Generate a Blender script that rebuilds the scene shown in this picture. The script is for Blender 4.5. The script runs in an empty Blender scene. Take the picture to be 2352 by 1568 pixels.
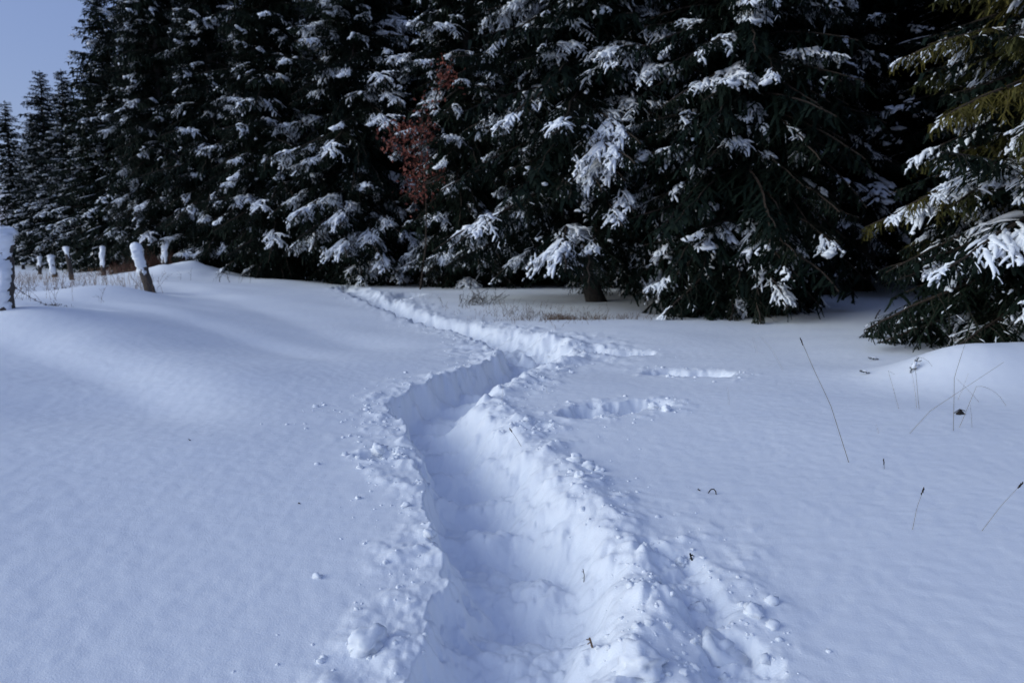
import bpy, math, random
import numpy as np
from mathutils import Matrix, Vector, Euler

random.seed(7)
RNG = np.random.default_rng(7)
SC = bpy.context.scene
COL = SC.collection
R = math.radians

# ------------------------------------------------------------------ camera
CAM_H = 1.5
PITCH = R(7.63)
cam_d = bpy.data.cameras.new('camera')
cam = bpy.data.objects.new('camera', cam_d)
COL.objects.link(cam)
cam.location = (0, 0, CAM_H)
cam.rotation_euler = (math.pi / 2 - PITCH, 0, 0)
cam_d.sensor_width = 36
cam_d.lens = 24
cam_d.clip_end = 2000
cam_d.dof.use_dof = True
cam_d.dof.focus_distance = 3.6
cam_d.dof.aperture_fstop = 2.8
SC.camera = cam

# ------------------------------------------------------------------ sky, sun, exposure
SUN_ELEV, SUN_AZ = R(21), R(-107)        # azimuth from +Y towards +X
world = bpy.data.worlds.new('World')
SC.world = world
world.use_nodes = True
wn = world.node_tree
wn.nodes.clear()
w_out = wn.nodes.new('ShaderNodeOutputWorld')
w_bg = wn.nodes.new('ShaderNodeBackground')
w_sky = wn.nodes.new('ShaderNodeTexSky')
w_sky.sky_type = 'NISHITA'
w_sky.sun_disc = False
w_sky.sun_elevation = SUN_ELEV
w_sky.sun_rotation = SUN_AZ
w_sky.air_density = 1.0
w_sky.dust_density = 2.0
w_mix = wn.nodes.new('ShaderNodeMixRGB')          # thick cloud veils the sky evenly
w_mix.inputs[0].default_value = 0.5
w_mix.inputs[2].default_value = (2.2, 3.05, 6.5, 1)
wn.links.new(w_sky.outputs[0], w_mix.inputs[1])
wn.links.new(w_mix.outputs[0], w_bg.inputs[0])
w_bg.inputs[1].default_value = 0.1
wn.links.new(w_bg.outputs[0], w_out.inputs[0])

sun_d = bpy.data.lights.new('sun', 'SUN')
sun = bpy.data.objects.new('sun', sun_d)
COL.objects.link(sun)
sun_d.energy = 1.5
sun_d.angle = R(50)
sun_d.color = (0.77, 0.93, 1.0)
sv = Vector((math.sin(SUN_AZ) * math.cos(SUN_ELEV), math.cos(SUN_AZ) * math.cos(SUN_ELEV), math.sin(SUN_ELEV)))
sun.rotation_euler = sv.to_track_quat('Z', 'Y').to_euler()
sun.location = sv * 60

SC.view_settings.view_transform = 'Standard'
SC.view_settings.look = 'None'
SC.view_settings.gamma = 1
SC.view_settings.exposure = 0.2
SC.view_settings.use_curve_mapping = False
SC.render.engine = 'CYCLES'
SC.cycles.max_bounces = 8
SC.cycles.diffuse_bounces = 4

# ------------------------------------------------------------------ helpers
def px(sx, sy, Y):
    """world point at depth Y (metres along +Y) on the sight line of a 2352x1568 photo position"""
    u, v = (sx - 1176) / 1568, (784 - sy) / 1568
    dy = math.cos(PITCH) + v * math.sin(PITCH)
    dz = -math.sin(PITCH) + v * math.cos(PITCH)
    return np.array((u / dy * Y, Y, CAM_H + dz / dy * Y))

_perm = np.random.default_rng(3).permutation(512)
_ang = np.random.default_rng(4).uniform(0, 2 * np.pi, 512)
_gx, _gy = np.cos(_ang), np.sin(_ang)
def perlin(x, y, seed=0):
    x = np.asarray(x, float) + seed * 17.31
    y = np.asarray(y, float) - seed * 9.77
    xi, yi = np.floor(x).astype(np.int64), np.floor(y).astype(np.int64)
    xf, yf = x - xi, y - yi
    def g(ix, iy, fx, fy):
        h = _perm[(_perm[ix & 511] + iy) & 511]
        return _gx[h] * fx + _gy[h] * fy
    u, v = xf * xf * xf * (xf * (xf * 6 - 15) + 10), yf * yf * yf * (yf * (yf * 6 - 15) + 10)
    a = g(xi, yi, xf, yf); b = g(xi + 1, yi, xf - 1, yf)
    c = g(xi, yi + 1, xf, yf - 1); d = g(xi + 1, yi + 1, xf - 1, yf - 1)
    return ((a + u * (b - a)) * (1 - v) + (c + u * (d - c)) * v) * 1.5
def fbm(x, y, octaves=4, seed=0, gain=0.5):
    s, a = 0, 1.0
    for k in range(octaves):
        s = s + a * perlin(x * 2 ** k, y * 2 ** k, seed + k * 3)
        a *= gain
    return s
def clods(x, y, freq, seed, dens=.6):
    """height (in cell units) of rounded clods scattered one per cell, overlapping neighbours"""
    wx = x * freq + .35 * perlin(x * freq * 1.1, y * freq * 1.1, seed + 1); wy = y * freq + .35 * perlin(x * freq * 1.1, y * freq * 1.1, seed + 2)
    xi, yi = np.floor(wx).astype(np.int64), np.floor(wy).astype(np.int64)
    h = np.zeros(wx.shape)
    for dx in (-1, 0, 1):
        for dy in (-1, 0, 1):
            cx, cy = xi + dx, yi + dy
            k = _perm[(_perm[(cx + seed * 7) & 511] + cy + seed) & 511]
            k2 = _perm[(k + 77) & 511]; k3 = _perm[(k2 + 131) & 511]
            r = .25 + .5 * (k3 / 511.0) ** 1.5
            d2 = (wx - cx - k / 511.0) ** 2 + (wy - cy - k2 / 511.0) ** 2
            q = np.clip(1 - d2 / r ** 2, 0, 1)
            h = np.maximum(h, np.where(k3 / 511.0 > 1 - dens, r * q ** .7, 0))
    return h
def sstep(a, b, x):
    t = np.clip((x - a) / (b - a), 0, 1)
    return t * t * (3 - 2 * t)
def seg_dist(x, y, P, side=False):
    """distance to a polyline (and the parameter 0..1 along it, and the signed side)"""
    best = np.full(x.shape, 1e9); par = np.zeros(x.shape); sgn = np.zeros(x.shape)
    n = len(P) - 1
    for i in range(n):
        ax, ay = P[i][:2]; bx, by = P[i + 1][:2]
        dx, dy = bx - ax, by - ay
        t = np.clip(((x - ax) * dx + (y - ay) * dy) / (dx * dx + dy * dy + 1e-12), 0, 1)
        d = np.hypot(x - ax - t * dx, y - ay - t * dy)
        m = d < best
        best = np.where(m, d, best); par = np.where(m, (i + t) / n, par)
        if side:
            sgn = np.where(m, np.sign(dx * (y - ay) - dy * (x - ax)), sgn)
    return (best, par, sgn) if side else (best, par)

def tag(o, label=None, cat=None, group=None, kind=None):
    if label: o['label'] = label
    if cat: o['category'] = cat
    if group: o['group'] = group
    if kind: o['kind'] = kind
    return o
def thing(name, label, cat, loc=(0, 0, 0), group=None):
    o = bpy.data.objects.new(name, None)
    o.empty_display_size = 0.2
    COL.objects.link(o)
    o.location = [float(v) for v in loc]
    return tag(o, label, cat, group)
def link(name, me, parent=None):
    o = bpy.data.objects.new(name, me)
    COL.objects.link(o)
    if parent: o.parent = parent
    return o

class MB:
    """collects vertices and faces of one mesh"""
    def __init__(self): self.v = []; self.f = []; self.n = 0; self.mi = []
    def add(self, verts, faces, mi=0):
        verts = np.asarray(verts, float)
        faces = np.asarray(faces, np.int64)
        self.v.append(verts); self.f.append(faces + self.n); self.n += len(verts)
        self.mi.append(np.full(len(faces), mi))
    def mesh(self, name, mats, smooth=True):
        me = bpy.data.meshes.new(name)
        V = np.concatenate(self.v)
        tri = [(f, m) for f, m in zip(self.f, self.mi) if f.shape[1] == 3]
        quad = [(f, m) for f, m in zip(self.f, self.mi) if f.shape[1] == 4]
        loops, sizes, mi = [], [], []
        for grp, k in ((tri, 3), (quad, 4)):
            if grp:
                F = np.concatenate([g[0] for g in grp])
                loops.append(F.ravel()); sizes.append(np.full(len(F), k)); mi.append(np.concatenate([g[1] for g in grp]))
        loops, sizes, mi = np.concatenate(loops), np.concatenate(sizes), np.concatenate(mi)
        me.vertices.add(len(V)); me.vertices.foreach_set('co', V.astype(np.float32).ravel())
        me.loops.add(len(loops)); me.loops.foreach_set('vertex_index', loops.astype(np.int32))
        me.polygons.add(len(sizes))
        me.polygons.foreach_set('loop_start', np.concatenate(([0], np.cumsum(sizes)[:-1])).astype(np.int32))
        me.polygons.foreach_set('loop_total', sizes.astype(np.int32))
        me.polygons.foreach_set('use_smooth', np.full(len(sizes), smooth))
        me.polygons.foreach_set('material_index', mi.astype(np.int32))
        for m in (mats if isinstance(mats, (list, tuple)) else [mats]): me.materials.append(m)
        me.update(calc_edges=True)
        return me

def frame_of(P):
    """tangent, side and up vectors along a polyline"""
    T = np.gradient(P, axis=0)
    T /= np.linalg.norm(T, axis=1)[:, None] + 1e-12
    ref = np.tile(np.array((0, 0, 1.0)), (len(P), 1))
    ref[np.abs(T[:, 2]) > 0.95] = (1, 0, 0)
    S = np.cross(T, ref); S /= np.linalg.norm(S, axis=1)[:, None] + 1e-12
    U = np.cross(S, T)
    return T, S, U
def tube(mb, P, rad, sides=6, flat=1.0, mi=0, cap=True, jit=None):
    P = np.asarray(P, float); n = len(P)
    rad = np.broadcast_to(np.asarray(rad, float), (n,))
    T, S, U = frame_of(P)
    a = np.arange(sides) * 2 * np.pi / sides
    ring = P[:, None, :] + rad[:, None, None] * (np.cos(a)[None, :, None] * S[:, None, :] + flat * np.sin(a)[None, :, None] * U[:, None, :])
    if jit is not None: ring = P[:, None, :] + (ring - P[:, None, :]) * (1 + jit[0].uniform(-jit[1], jit[1], (n, sides, 1)))
    V = ring.reshape(-1, 3)
    i = np.arange(n - 1)[:, None] * sides; j = np.arange(sides)[None, :]; k = (j + 1) % sides
    F = np.stack((i + j, i + k, i + sides + k, i + sides + j), -1).reshape(-1, 4)
    mb.add(V, F, mi)
    if cap:
        for row, rev in ((0, True), (n - 1, False)):
            c = np.vstack((ring[row], P[row]))
            idx = np.arange(sides); nx = (idx + 1) % sides
            f = np.stack((nx, idx, np.full(sides, sides)), -1) if rev else np.stack((idx, nx, np.full(sides, sides)), -1)
            mb.add(c, f, mi)

def ico(sub=1):
    import bmesh
    bm = bmesh.new(); bmesh.ops.create_icosphere(bm, subdivisions=sub, radius=1)
    V = np.array([v.co[:] for v in bm.verts]); F = np.array([[v.index for v in f.verts] for f in bm.faces]); bm.free()
    return V, F
ICO1, ICO2, ICO3 = ico(1), ico(2), ico(3)
def lump(mb, c, r, seed, base=ICO2, rough=0.25, squash=0.75):
    V, F = base
    a = seed * 1.37
    n = fbm(V[:, 0] * 1.3 + a, V[:, 1] * 1.3 + V[:, 2] * 1.7 - a, 3, seed % 50)
    W = V * (1 + rough * n)[:, None] * np.asarray(r) * np.array((1, 1, squash))
    ca, sa = math.cos(a), math.sin(a)
    W = np.stack((W[:, 0] * ca - W[:, 1] * sa, W[:, 0] * sa + W[:, 1] * ca, W[:, 2]), -1)
    mb.add(W + np.asarray(c), F)

# ------------------------------------------------------------------ materials
def mat(name):
    m = bpy.data.materials.new(name); m.use_nodes = True
    nt = m.node_tree; b = nt.nodes['Principled BSDF']
    return m, nt, b
def snow_mat(name, col, bump_fine=0.25, ripples=True):
    m, nt, b = mat(name)
    b.inputs['Base Color'].default_value = (*col, 1)
    b.inputs['Roughness'].default_value = 0.75
    b.inputs['Specular IOR Level'].default_value = 0.18
    tc = nt.nodes.new('ShaderNodeTexCoord')
    n1 = nt.nodes.new('ShaderNodeTexNoise'); n1.inputs['Scale'].default_value = 120; n1.inputs['Detail'].default_value = 3
    n1.inputs['Roughness'].default_value = 0.65
    nt.links.new(tc.outputs['Object'], n1.inputs['Vector'])
    b1 = nt.nodes.new('ShaderNodeBump'); b1.inputs['Strength'].default_value = bump_fine; b1.inputs['Distance'].default_value = 0.006
    nt.links.new(n1.outputs[0], b1.inputs['Height'])
    last = b1
    if ripples:
        mp = nt.nodes.new('ShaderNodeMapping'); mp.inputs['Scale'].default_value = (7, 26, 10); mp.inputs['Rotation'].default_value = (0, 0, R(14))
        nt.links.new(tc.outputs['Object'], mp.inputs['Vector'])
        n2 = nt.nodes.new('ShaderNodeTexNoise'); n2.inputs['Scale'].default_value = 1; n2.inputs['Detail'].default_value = 3; n2.inputs['Distortion'].default_value = 0.4
        nt.links.new(mp.outputs[0], n2.inputs['Vector'])
        b2 = nt.nodes.new('ShaderNodeBump'); b2.inputs['Strength'].default_value = 0.12; b2.inputs['Distance'].default_value = 0.012
        nt.links.new(n2.outputs[0], b2.inputs['Height']); nt.links.new(b1.outputs[0], b2.inputs['Normal'])
        last = b2
    nt.links.new(last.outputs[0], b.inputs['Normal'])
    # slightly denser and looser patches of snow
    n3 = nt.nodes.new('ShaderNodeTexNoise'); n3.inputs['Scale'].default_value = 2.2; n3.inputs['Detail'].default_value = 6
    nt.links.new(tc.outputs['Object'], n3.inputs['Vector'])
    rp = nt.nodes.new('ShaderNodeValToRGB')
    rp.color_ramp.elements[0].position = 0.3; rp.color_ramp.elements[1].position = 0.7
    rp.color_ramp.elements[0].color = (col[0] * 0.96, col[1] * 0.965, col[2] * 0.98, 1); rp.color_ramp.elements[1].color = (*col, 1)
    nt.links.new(n3.outputs[0], rp.inputs[0]); nt.links.new(rp.outputs[0], b.inputs['Base Color'])
    return m
M_SNOW = snow_mat('snow', (0.86, 0.88, 0.91), 0.42)
M_SNOWB = snow_mat('bough_snow', (0.86, 0.88, 0.91), 0.3, False)
def var_mat(name, c0, c1, scale=6, rough=0.7, rand=True, spec=0.25):
    m, nt, b = mat(name)
    tc = nt.nodes.new('ShaderNodeTexCoord')
    n = nt.nodes.new('ShaderNodeTexNoise'); n.inputs['Scale'].default_value = scale; n.inputs['Detail'].default_value = 4
    nt.links.new(tc.outputs['Object'], n.inputs['Vector'])
    src = n.outputs[0]
    if rand:
        oi = nt.nodes.new('ShaderNodeObjectInfo'); ad = nt.nodes.new('ShaderNodeMath'); ad.operation = 'MULTIPLY_ADD'
        ad.inputs[1].default_value = 0.5; nt.links.new(oi.outputs['Random'], ad.inputs[0])
        sb = nt.nodes.new('ShaderNodeMath'); sb.operation = 'SUBTRACT'; sb.inputs[1].default_value = 0.25
        nt.links.new(n.outputs[0], sb.inputs[0]); nt.links.new(sb.outputs[0], ad.inputs[2]); src = ad.outputs[0]
    rp = nt.nodes.new('ShaderNodeValToRGB')
    rp.color_ramp.elements[0].position = 0.25; rp.color_ramp.elements[1].position = 0.75
    rp.color_ramp.elements[0].color = (*c0, 1); rp.color_ramp.elements[1].color = (*c1, 1)
    nt.links.new(src, rp.inputs[0]); nt.links.new(rp.outputs[0], b.inputs['Base Color'])
    b.inputs['Roughness'].default_value = rough; b.inputs['Specular IOR Level'].default_value = spec
    return m
M_NEEDLE = var_mat('spruce_needles', (0.004, 0.009, 0.007), (0.013, 0.021, 0.013), 5, spec=.08)
M_NEEDLE_Y = var_mat('yellowish_needles', (0.03, 0.035, 0.012), (0.10, 0.085, 0.02), 4, spec=.12)
M_BARK = var_mat('spruce_bark', (0.012, 0.010, 0.009), (0.04, 0.033, 0.028), 14, 0.9)
M_TWIG = var_mat('twig_bark', (0.025, 0.018, 0.014), (0.06, 0.045, 0.035), 20, 0.9)
M_POST = var_mat('weathered_wood', (0.018, 0.014, 0.012), (0.09, 0.075, 0.065), 24, 0.9)
M_STRAW = var_mat('dry_straw', (0.16, 0.14, 0.10), (0.32, 0.28, 0.21), 30, 0.8)
M_BROWN = var_mat('dry_brown_grass', (0.09, 0.055, 0.035), (0.20, 0.13, 0.085), 8, 0.85)
M_RED = var_mat('reddish_twigs', (0.07, 0.03, 0.022), (0.15, 0.07, 0.05), 8, 0.85)
M_BEECH = var_mat('withered_beech_leaf', (0.14, 0.04, 0.027), (0.34, 0.10, 0.06), 9, 0.7)
M_DARK = var_mat('dark_dry_stalk', (0.012, 0.01, 0.008), (0.04, 0.03, 0.022), 40, 0.8)
M_WIRE = var_mat('rusty_wire', (0.03, 0.02, 0.016), (0.08, 0.05, 0.04), 60, 0.6)

# ------------------------------------------------------------------ ground shape
CP = [px(*p) for p in (
    (10, 718, 9.8), (100, 700, 10.5), (200, 690, 12), (300, 679, 14.5), (345, 664, 18), (450, 650, 21), (600, 656, 23),
    (760, 658, 25), (1000, 653, 27), (92, 630, 47), (125, 637, 38), (162, 644, 27), (236, 633, 30), (0, 612, 55), (378, 616, 30),
    (900, 722, 15.5), (700, 760, 12), (1060, 747, 14), (1345, 692, 18), (1300, 742, 13), (1540, 748, 12.6), (1250, 716, 15.8),
    (1400, 722, 15.2), (1680, 748, 13), (1850, 716, 15), (1950, 692, 17), (2080, 690, 17), (2000, 655, 24), (2352, 792, 9.5),
    (600, 634, 32), (300, 618, 42), (800, 640, 34), (1200, 640, 34), (1700, 645, 30))]
CP += [np.array(p, float) for p in (
    (0, 2, 0), (-2, 2, .04), (2, 2, 0), (0, 5, 0), (2, 5, 0), (3, 7, 0), (0, 8, 0), (5, 6.5, 0), (-1.5, 5, .04), (-3, 4, .14), (-5, 4.5, .34),
    (-8, 5, .6), (-4, 7, .30), (-2.5, 7.5, .13), (4, 3, 0), (8, 5, .05), (12, 10, .3), (2, 10.5, .0), (5, 10.5, .04), (0, -8, 0), (-10, -5, .5),
    (10, -6, .05), (-30, 10, .4), (-25, 20, .2), (30, 15, .6), (25, 40, .9), (0, 60, .6), (-40, 75, .1), (40, 90, 1.5), (-90, 60, -.6), (-110, 120, 0),
    (0, 140, 1.5), (110, 60, 2), (0, -110, 0), (-110, -60, 0), (110, -60, 0), (120, 140, 2))]
CP = np.array(CP)
def _phi(r2): return np.sqrt(r2 + 2.0 ** 2)
_A = _phi(((CP[:, None, :2] - CP[None, :, :2]) ** 2).sum(-1))
_A2 = np.block([[_A - np.eye(len(CP)) * 0.02, np.ones((len(CP), 1))], [np.ones((1, len(CP))), np.zeros((1, 1))]])
_W = np.linalg.solve(_A2, np.append(CP[:, 2], 0))
def base_h(x, y):
    x = np.asarray(x, float); y = np.asarray(y, float)
    z = np.full(x.shape, _W[-1])
    for (cx, cy, _), w in zip(CP, _W[:-1]): z = z + w * _phi((x - cx) ** 2 + (y - cy) ** 2)
    return z
def _march(sx, sy, f):
    Y = np.geomspace(1.2, 90, 260)
    for _ in range(2):
        d = px(sx, sy, 1.0) - (0, 0, CAM_H)
        x, z = d[0] * Y, CAM_H + d[2] * Y
        below = z <= f(x, Y)
        i = int(np.argmax(below)) if below.any() else len(Y) - 1
        Y = np.linspace(Y[max(i - 1, 0)], Y[i], 24)
    return px(sx, sy, Y[12])
def gnd(sx, sy):
    """point of the untrodden snow on the sight line of a photo position"""
    return _march(sx, sy, smooth_h)

RIDGE1 = [tuple(_march(sx, sy, base_h)[:2]) for sx, sy in ((-420, 715), (-150, 742), (0, 770), (110, 806), (210, 845), (300, 895), (380, 955), (450, 1040))]
RIDGE2 = [(-16, 25), (-10.3, 20), (-6.2, 15.4), (-3.9, 12.6), (-2.4, 10.6), (-1.5, 9)]
RIDGE3 = [(-12, 14.8), (-7.7, 12.6), (-5.5, 11.5), (-3.7, 10.0), (-2.5, 8.6), (-2, 7.6)]
def drift(x, y, P, amp, wl, wr, dip=0.0):
    """a wind drift: gentle back on one side of its crest line, steeper lee on the other"""
    d, t, s = seg_dist(x, y, P, True)
    fade = 1
    for (ax, ay), (bx, by) in ((P[0], P[1]), (P[-1], P[-2])):
        l = math.hypot(bx - ax, by - ay); fade = fade * sstep(0, 2.2, ((x - ax) * (bx - ax) + (y - ay) * (by - ay)) / l)
    lee = np.exp(-(d / wr) ** 2) - dip * np.exp(-((d - 1.8 * wr) / (1.1 * wr)) ** 2) * sstep(0, .5 * wr, d)
    return amp * fade * np.where(s > 0, np.exp(-(d / wl) ** 2), lee)
def smooth_h(x, y):
    z = base_h(x, y)
    z = z + drift(x, y, RIDGE1, -0.19, .6, 1.5)
    z = z + drift(x, y, RIDGE2, -0.10, .7, 2.0)
    z = z + drift(x, y, RIDGE3, -0.09, .5, 1.6)
    c = px(430, 606, 27.5); z = z + (0.46 + .16 * perlin(x * 1.1, y * 1.1, 8)) * np.exp(-((x - c[0]) / 1.6) ** 2 - ((y - c[1]) / 1.6) ** 2)
    z = z + 0.24 * 1.3 * np.exp(-((x - 5.1) / .75) ** 2 - ((y - 7.7) / 0.55) ** 2) + 0.30 * np.exp(-((x - 6.2) / .9) ** 2 - ((y - 8.0) / 0.7) ** 2)
    z = z - 0.10 * np.exp(-((x - 1.3) / 2.2) ** 2 - ((y - 15.3) / 1.0) ** 2)
    for (sx, sy, Y, a, r) in SCOOPS:
        c = px(sx, sy, Y); z = z + a * np.exp(-((x - c[0]) ** 2 + (y - c[1]) ** 2) / r ** 2)
    z = z + 0.035 * fbm(x * 0.35, y * 0.5, 2, 5) * sstep(2, 8, np.hypot(x, y))
    return z
SCOOPS = [(160, 688, 11.2, -0.12, .45), (250, 668, 15, .18, 1.0), (100, 715, 9.9, .10, .7), (660, 648, 26, .12, 1.6)]

LB = [(926, 1568), (948, 1505), (972, 1455), (982, 1400), (1018, 1345), (1022, 1297), (997, 1231), (985, 1150), (966, 1085), (958, 1048), (938, 1005), (930, 968),
      (884, 950), (892, 928), (950, 892), (1020, 863), (1100, 838), (1150, 818), (1140, 800), (1080, 776), (1010, 756), (960, 741), (910, 724), (860, 702), (806, 678), (762, 661)]
RB = [(1404, 1568), (1396, 1500), (1400, 1440), (1430, 1370), (1436, 1290), (1400, 1240), (1348, 1200), (1295, 1140), (1257, 1080), (1198, 1022), (1140, 965), (1104, 934),
      (1116, 912), (1171, 881), (1212, 855), (1296, 828), (1338, 810), (1280, 783), (1205, 766), (1130, 753), (1060, 741), (1000, 730), (950, 708), (900, 686), (850, 668), (808, 657)]
LBW = [gnd(*p)[:2] for p in LB]; RBW = [gnd(*p)[:2] for p in RB]
LBW = [(-.40, -8), (-.40, .6)] + LBW; RBW = [(.36, -8), (.36, .6)] + RBW
POLY = np.array(LBW + RBW[::-1])
def inside(x, y):
    c = np.zeros(x.shape, bool); n = len(POLY); j = n - 1
    for i in range(n):
        xi, yi = POLY[i]; xj, yj = POLY[j]
        if abs(yj - yi) > 1e-9:
            c ^= ((yi > y) != (yj > y)) & (x < (xj - xi) * (y - yi) / (yj - yi) + xi)
        j = i
    return c
# smaller hollows: (from, to, radius, depth)
HOLES = [((1335, 945), (1490, 930), .24, .17, .55), ((1535, 856), (1640, 858), .30, .15, .45), ((1345, 804), (1470, 812), .22, .10, .25),
         ((858, 1050), (892, 1044), .09, .10, .8), ((890, 690), (945, 676), .5, .10, .5), ((1205, 985), (1260, 978), .10, .04, .5),
         ((1535, 1285), (1610, 1410), .17, .05, .15), ((1620, 1430), (1700, 1560), .15, .06, .3)]
HOLEW = [(gnd(*a)[:2], gnd(*b)[:2], r, d, k) for a, b, r, d, k in HOLES]
def detail(x, y):
    """trench, hollows and trodden lumps on top of smooth_h; returns offset and how disturbed the snow is"""
    off = np.zeros(x.shape); dist = np.zeros(x.shape)
    m = (y > -8) & (y < 30) & (x > -9) & (x < 5.2)
    X, Y = x[m], y[m]
    ins = inside(X, Y)
    dl, _ = seg_dist(X, Y, LBW); dr, _ = seg_dist(X, Y, RBW)
    far = sstep(8.5, 12, Y)
    n1 = fbm(X * 2.3, Y * 2.3, 2, 11); n2 = fbm(X * 9, Y * 9, 3, 21)
    lat = (.055 + .07 * far) * n1 + 0.010 * n2
    dl2 = np.where(ins, dl, np.where(dl < dr, -dl, dl)) + lat + .028 * fbm(X * 7, Y * 7, 4, 24, .6)
    dr2 = np.where(ins, dr, np.where(dr <= dl, -dr, dr)) + lat
    wl = 0.15 + 0.08 * sstep(4.0, 2.4, Y) + .05 * far; wr = 0.29 + .17 * sstep(2.7, 4.6, Y) - .08 * sstep(5, 7, Y) + .08 * far
    tl = np.clip(dl2 / wl, 0, 1); tr = np.clip((dr2 + .04) / wr, 0, 1)
    pl = 1 - (1 - tl) ** 1.8
    pr = tr * tr * (3 - 2 * tr)
    prof = np.minimum(pl, pr)
    depth = (0.26 + .07 * sstep(3, 5, Y)) * (1 - far) + (0.26 - 0.13 * sstep(14, 27, Y)) * far
    o = -depth * prof
    # trodden floor: rounded clods of broken snow and foot holes
    o += prof * (0.040 * fbm(X * 3.2, Y * 3.2, 2, 31) + 0.045 * clods(X, Y, 4.5, 3, .75) + 0.034 * clods(X, Y, 10, 5, .7) + .014 * clods(X, Y, 21, 7, .7) + .005 * fbm(X * 24, Y * 24, 2, 41))
    step = np.sin(Y * 2 * np.pi / 0.62 + 0.8 * perlin(X * 2, Y * .7, 51))
    o += prof * 0.05 * step * (1 - far)
    # crumbling wall streaks
    wallzone = np.clip(prof * (1 - prof) * 4, 0, 1)
    o += wallzone * (0.05 * fbm(X * 4.0, Y * 4.0, 3, 61) + 0.03 * (clods(X, Y, 8, 6, .5) - .2) + .008 * fbm(X * 26, Y * 26, 2, 68))
    # spill beside the brims
    sd = np.where(ins, 0, np.minimum(dl, dr)); lft = dl < dr
    spread = np.where(lft, 0.30, 0.42) * (1 + 0.5 * far) * (1 + 0.6 * perlin(X * 1.1, Y * 1.1, 71))
    sp = np.exp(-(sd / np.maximum(spread, .12)) ** 2) * (1 - prof)
    rag = np.clip(fbm(X * 4.0, Y * 4.0, 3, 81) + 0.3, 0, 2)
    puff = clods(X, Y, 6, 8, .55) + .45 * clods(X, Y, 14, 9, .6)
    berm = np.exp(-((sd - .16) / .13) ** 2) * (1 - prof) * (~lft) * (.6 + .8 * np.clip(perlin(X * 1.6, Y * 1.6, 86), -.6, 1))
    o += sp * np.where(lft, 0.020, 0.030) * rag + sp * np.where(lft, .042, .060) * puff * np.clip(rag, .2, 1) + 0.035 * berm * (1 - .5 * far) + sp * 0.004 * fbm(X * 24, Y * 24, 2, 91)
    # the chewed-up junction
    c = gnd(1240, 800)
    j = np.exp(-((X - c[0]) / 1.0) ** 2 - ((Y - c[1]) / 1.1) ** 2)
    o += j * 0.13 * fbm(X * 3.2, Y * 3.2, 4, 95)
    off[m] += o; dist[m] = np.maximum(sp, np.clip(prof * 2, 0, 1))
    for a, b, r, d, kr in HOLEW:
        mm = (np.abs(x - (a[0] + b[0]) / 2) < 2.5) & (np.abs(y - (a[1] + b[1]) / 2) < 3)
        X, Y = x[mm], y[mm]
        q, t = seg_dist(X, Y, [a, b])
        q = q + 0.10 * fbm(X * 3.2, Y * 3.2, 4, 101)
        p = sstep(r, r * .35, q)
        rim = np.exp(-((q - r * 1.35) / (r * .55)) ** 2)
        off[mm] += -d * p + kr * rim * (0.008 + 0.035 * np.clip(fbm(X * 7, Y * 7, 3, 111) , 0, 1)) + p * .025 * fbm(X * 12, Y * 12, 3, 5)
        dist[mm] = np.maximum(dist[mm], np.maximum(p, rim))
    return off, dist
def micro(x, y, dist):
    r = np.hypot(x, y)
    k = sstep(26, 9, r)
    wx = x + .25 * perlin(x * 1.3, y * 1.3, 123); wy = y + .12 * perlin(x * 2.1, y * 2.1, 125)
    rip = perlin(wx * 3.6 + wy * 1.2, wy * 11 - wx * 3.2, 121) * (.6 + .8 * perlin(x * .9, y * .9, 127)) + .5 * perlin(wx * 9, wy * 22 - wx * 7, 129)
    right = sstep(-.5, 2.5, x)
    return k * (1 - np.clip(dist, 0, 1)) * (0.0026 * rip * (0.25 + 0.75 * right) + 0.0022 * fbm(x * 9, y * 9, 3, 131))
def H(x, y):
    x = np.atleast_1d(np.asarray(x, float)); y = np.atleast_1d(np.asarray(y, float))
    o, d = detail(x, y)
    return smooth_h(x, y) + o + micro(x, y, d)
def Hp(x, y): return float(H([x], [y])[0])
def G(sx, sy):
    """point of the finished snow surface under a photo position"""
    p = _march(sx, sy, lambda x, y: smooth_h(x, y) + detail(x, y)[0]); return np.array((p[0], p[1], Hp(p[0], p[1])))

def build_ground():
    a_f = np.radians(np.arange(-45, 45.001, 0.125))
    a_c = np.radians(np.linspace(47, 313, 76))[1:-1]
    ang = np.concatenate((a_f, a_c))                    # from +Y clockwise
    rr = [1.15]
    while rr[-1] < 13: rr.append(rr[-1] * 1.005)
    while rr[-1] < 40: rr.append(rr[-1] * 1.011)
    while rr[-1] < 420: rr.append(rr[-1] * 1.05)
    rr = np.array([.05, .3, .6, .9] + rr)
    Rg, Ag = np.meshgrid(rr, ang, indexing='ij')
    X = (Rg * np.sin(Ag)); Y = (Rg * np.cos(Ag))
    x, y = X.ravel(), Y.ravel()
    z = smooth_h(x, y); o, d = detail(x, y); z = z + o + micro(x, y, d)
    V = np.stack((x, y, z), -1)
    n, m = X.shape
    i = np.arange(n - 1)[:, None] * m; j = np.arange(m)[None, :]; k = (j + 1) % m
    F = np.stack((i + j, i + m + j, i + m + k, i + k), -1).reshape(-1, 4)
    mb = MB(); mb.add(V, F)
    c = np.vstack((V[:m], V[:m].mean(0)))
    idx = np.arange(m); mb.add(c, np.stack((idx, (idx + 1) % m, np.full(m, m)), -1))
    return tag(link('snow_ground', mb.mesh('snow_ground', M_SNOW)), 'deep blue-white snow field with a trodden trench winding to the forest', kind='structure')
ground = build_ground()

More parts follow.
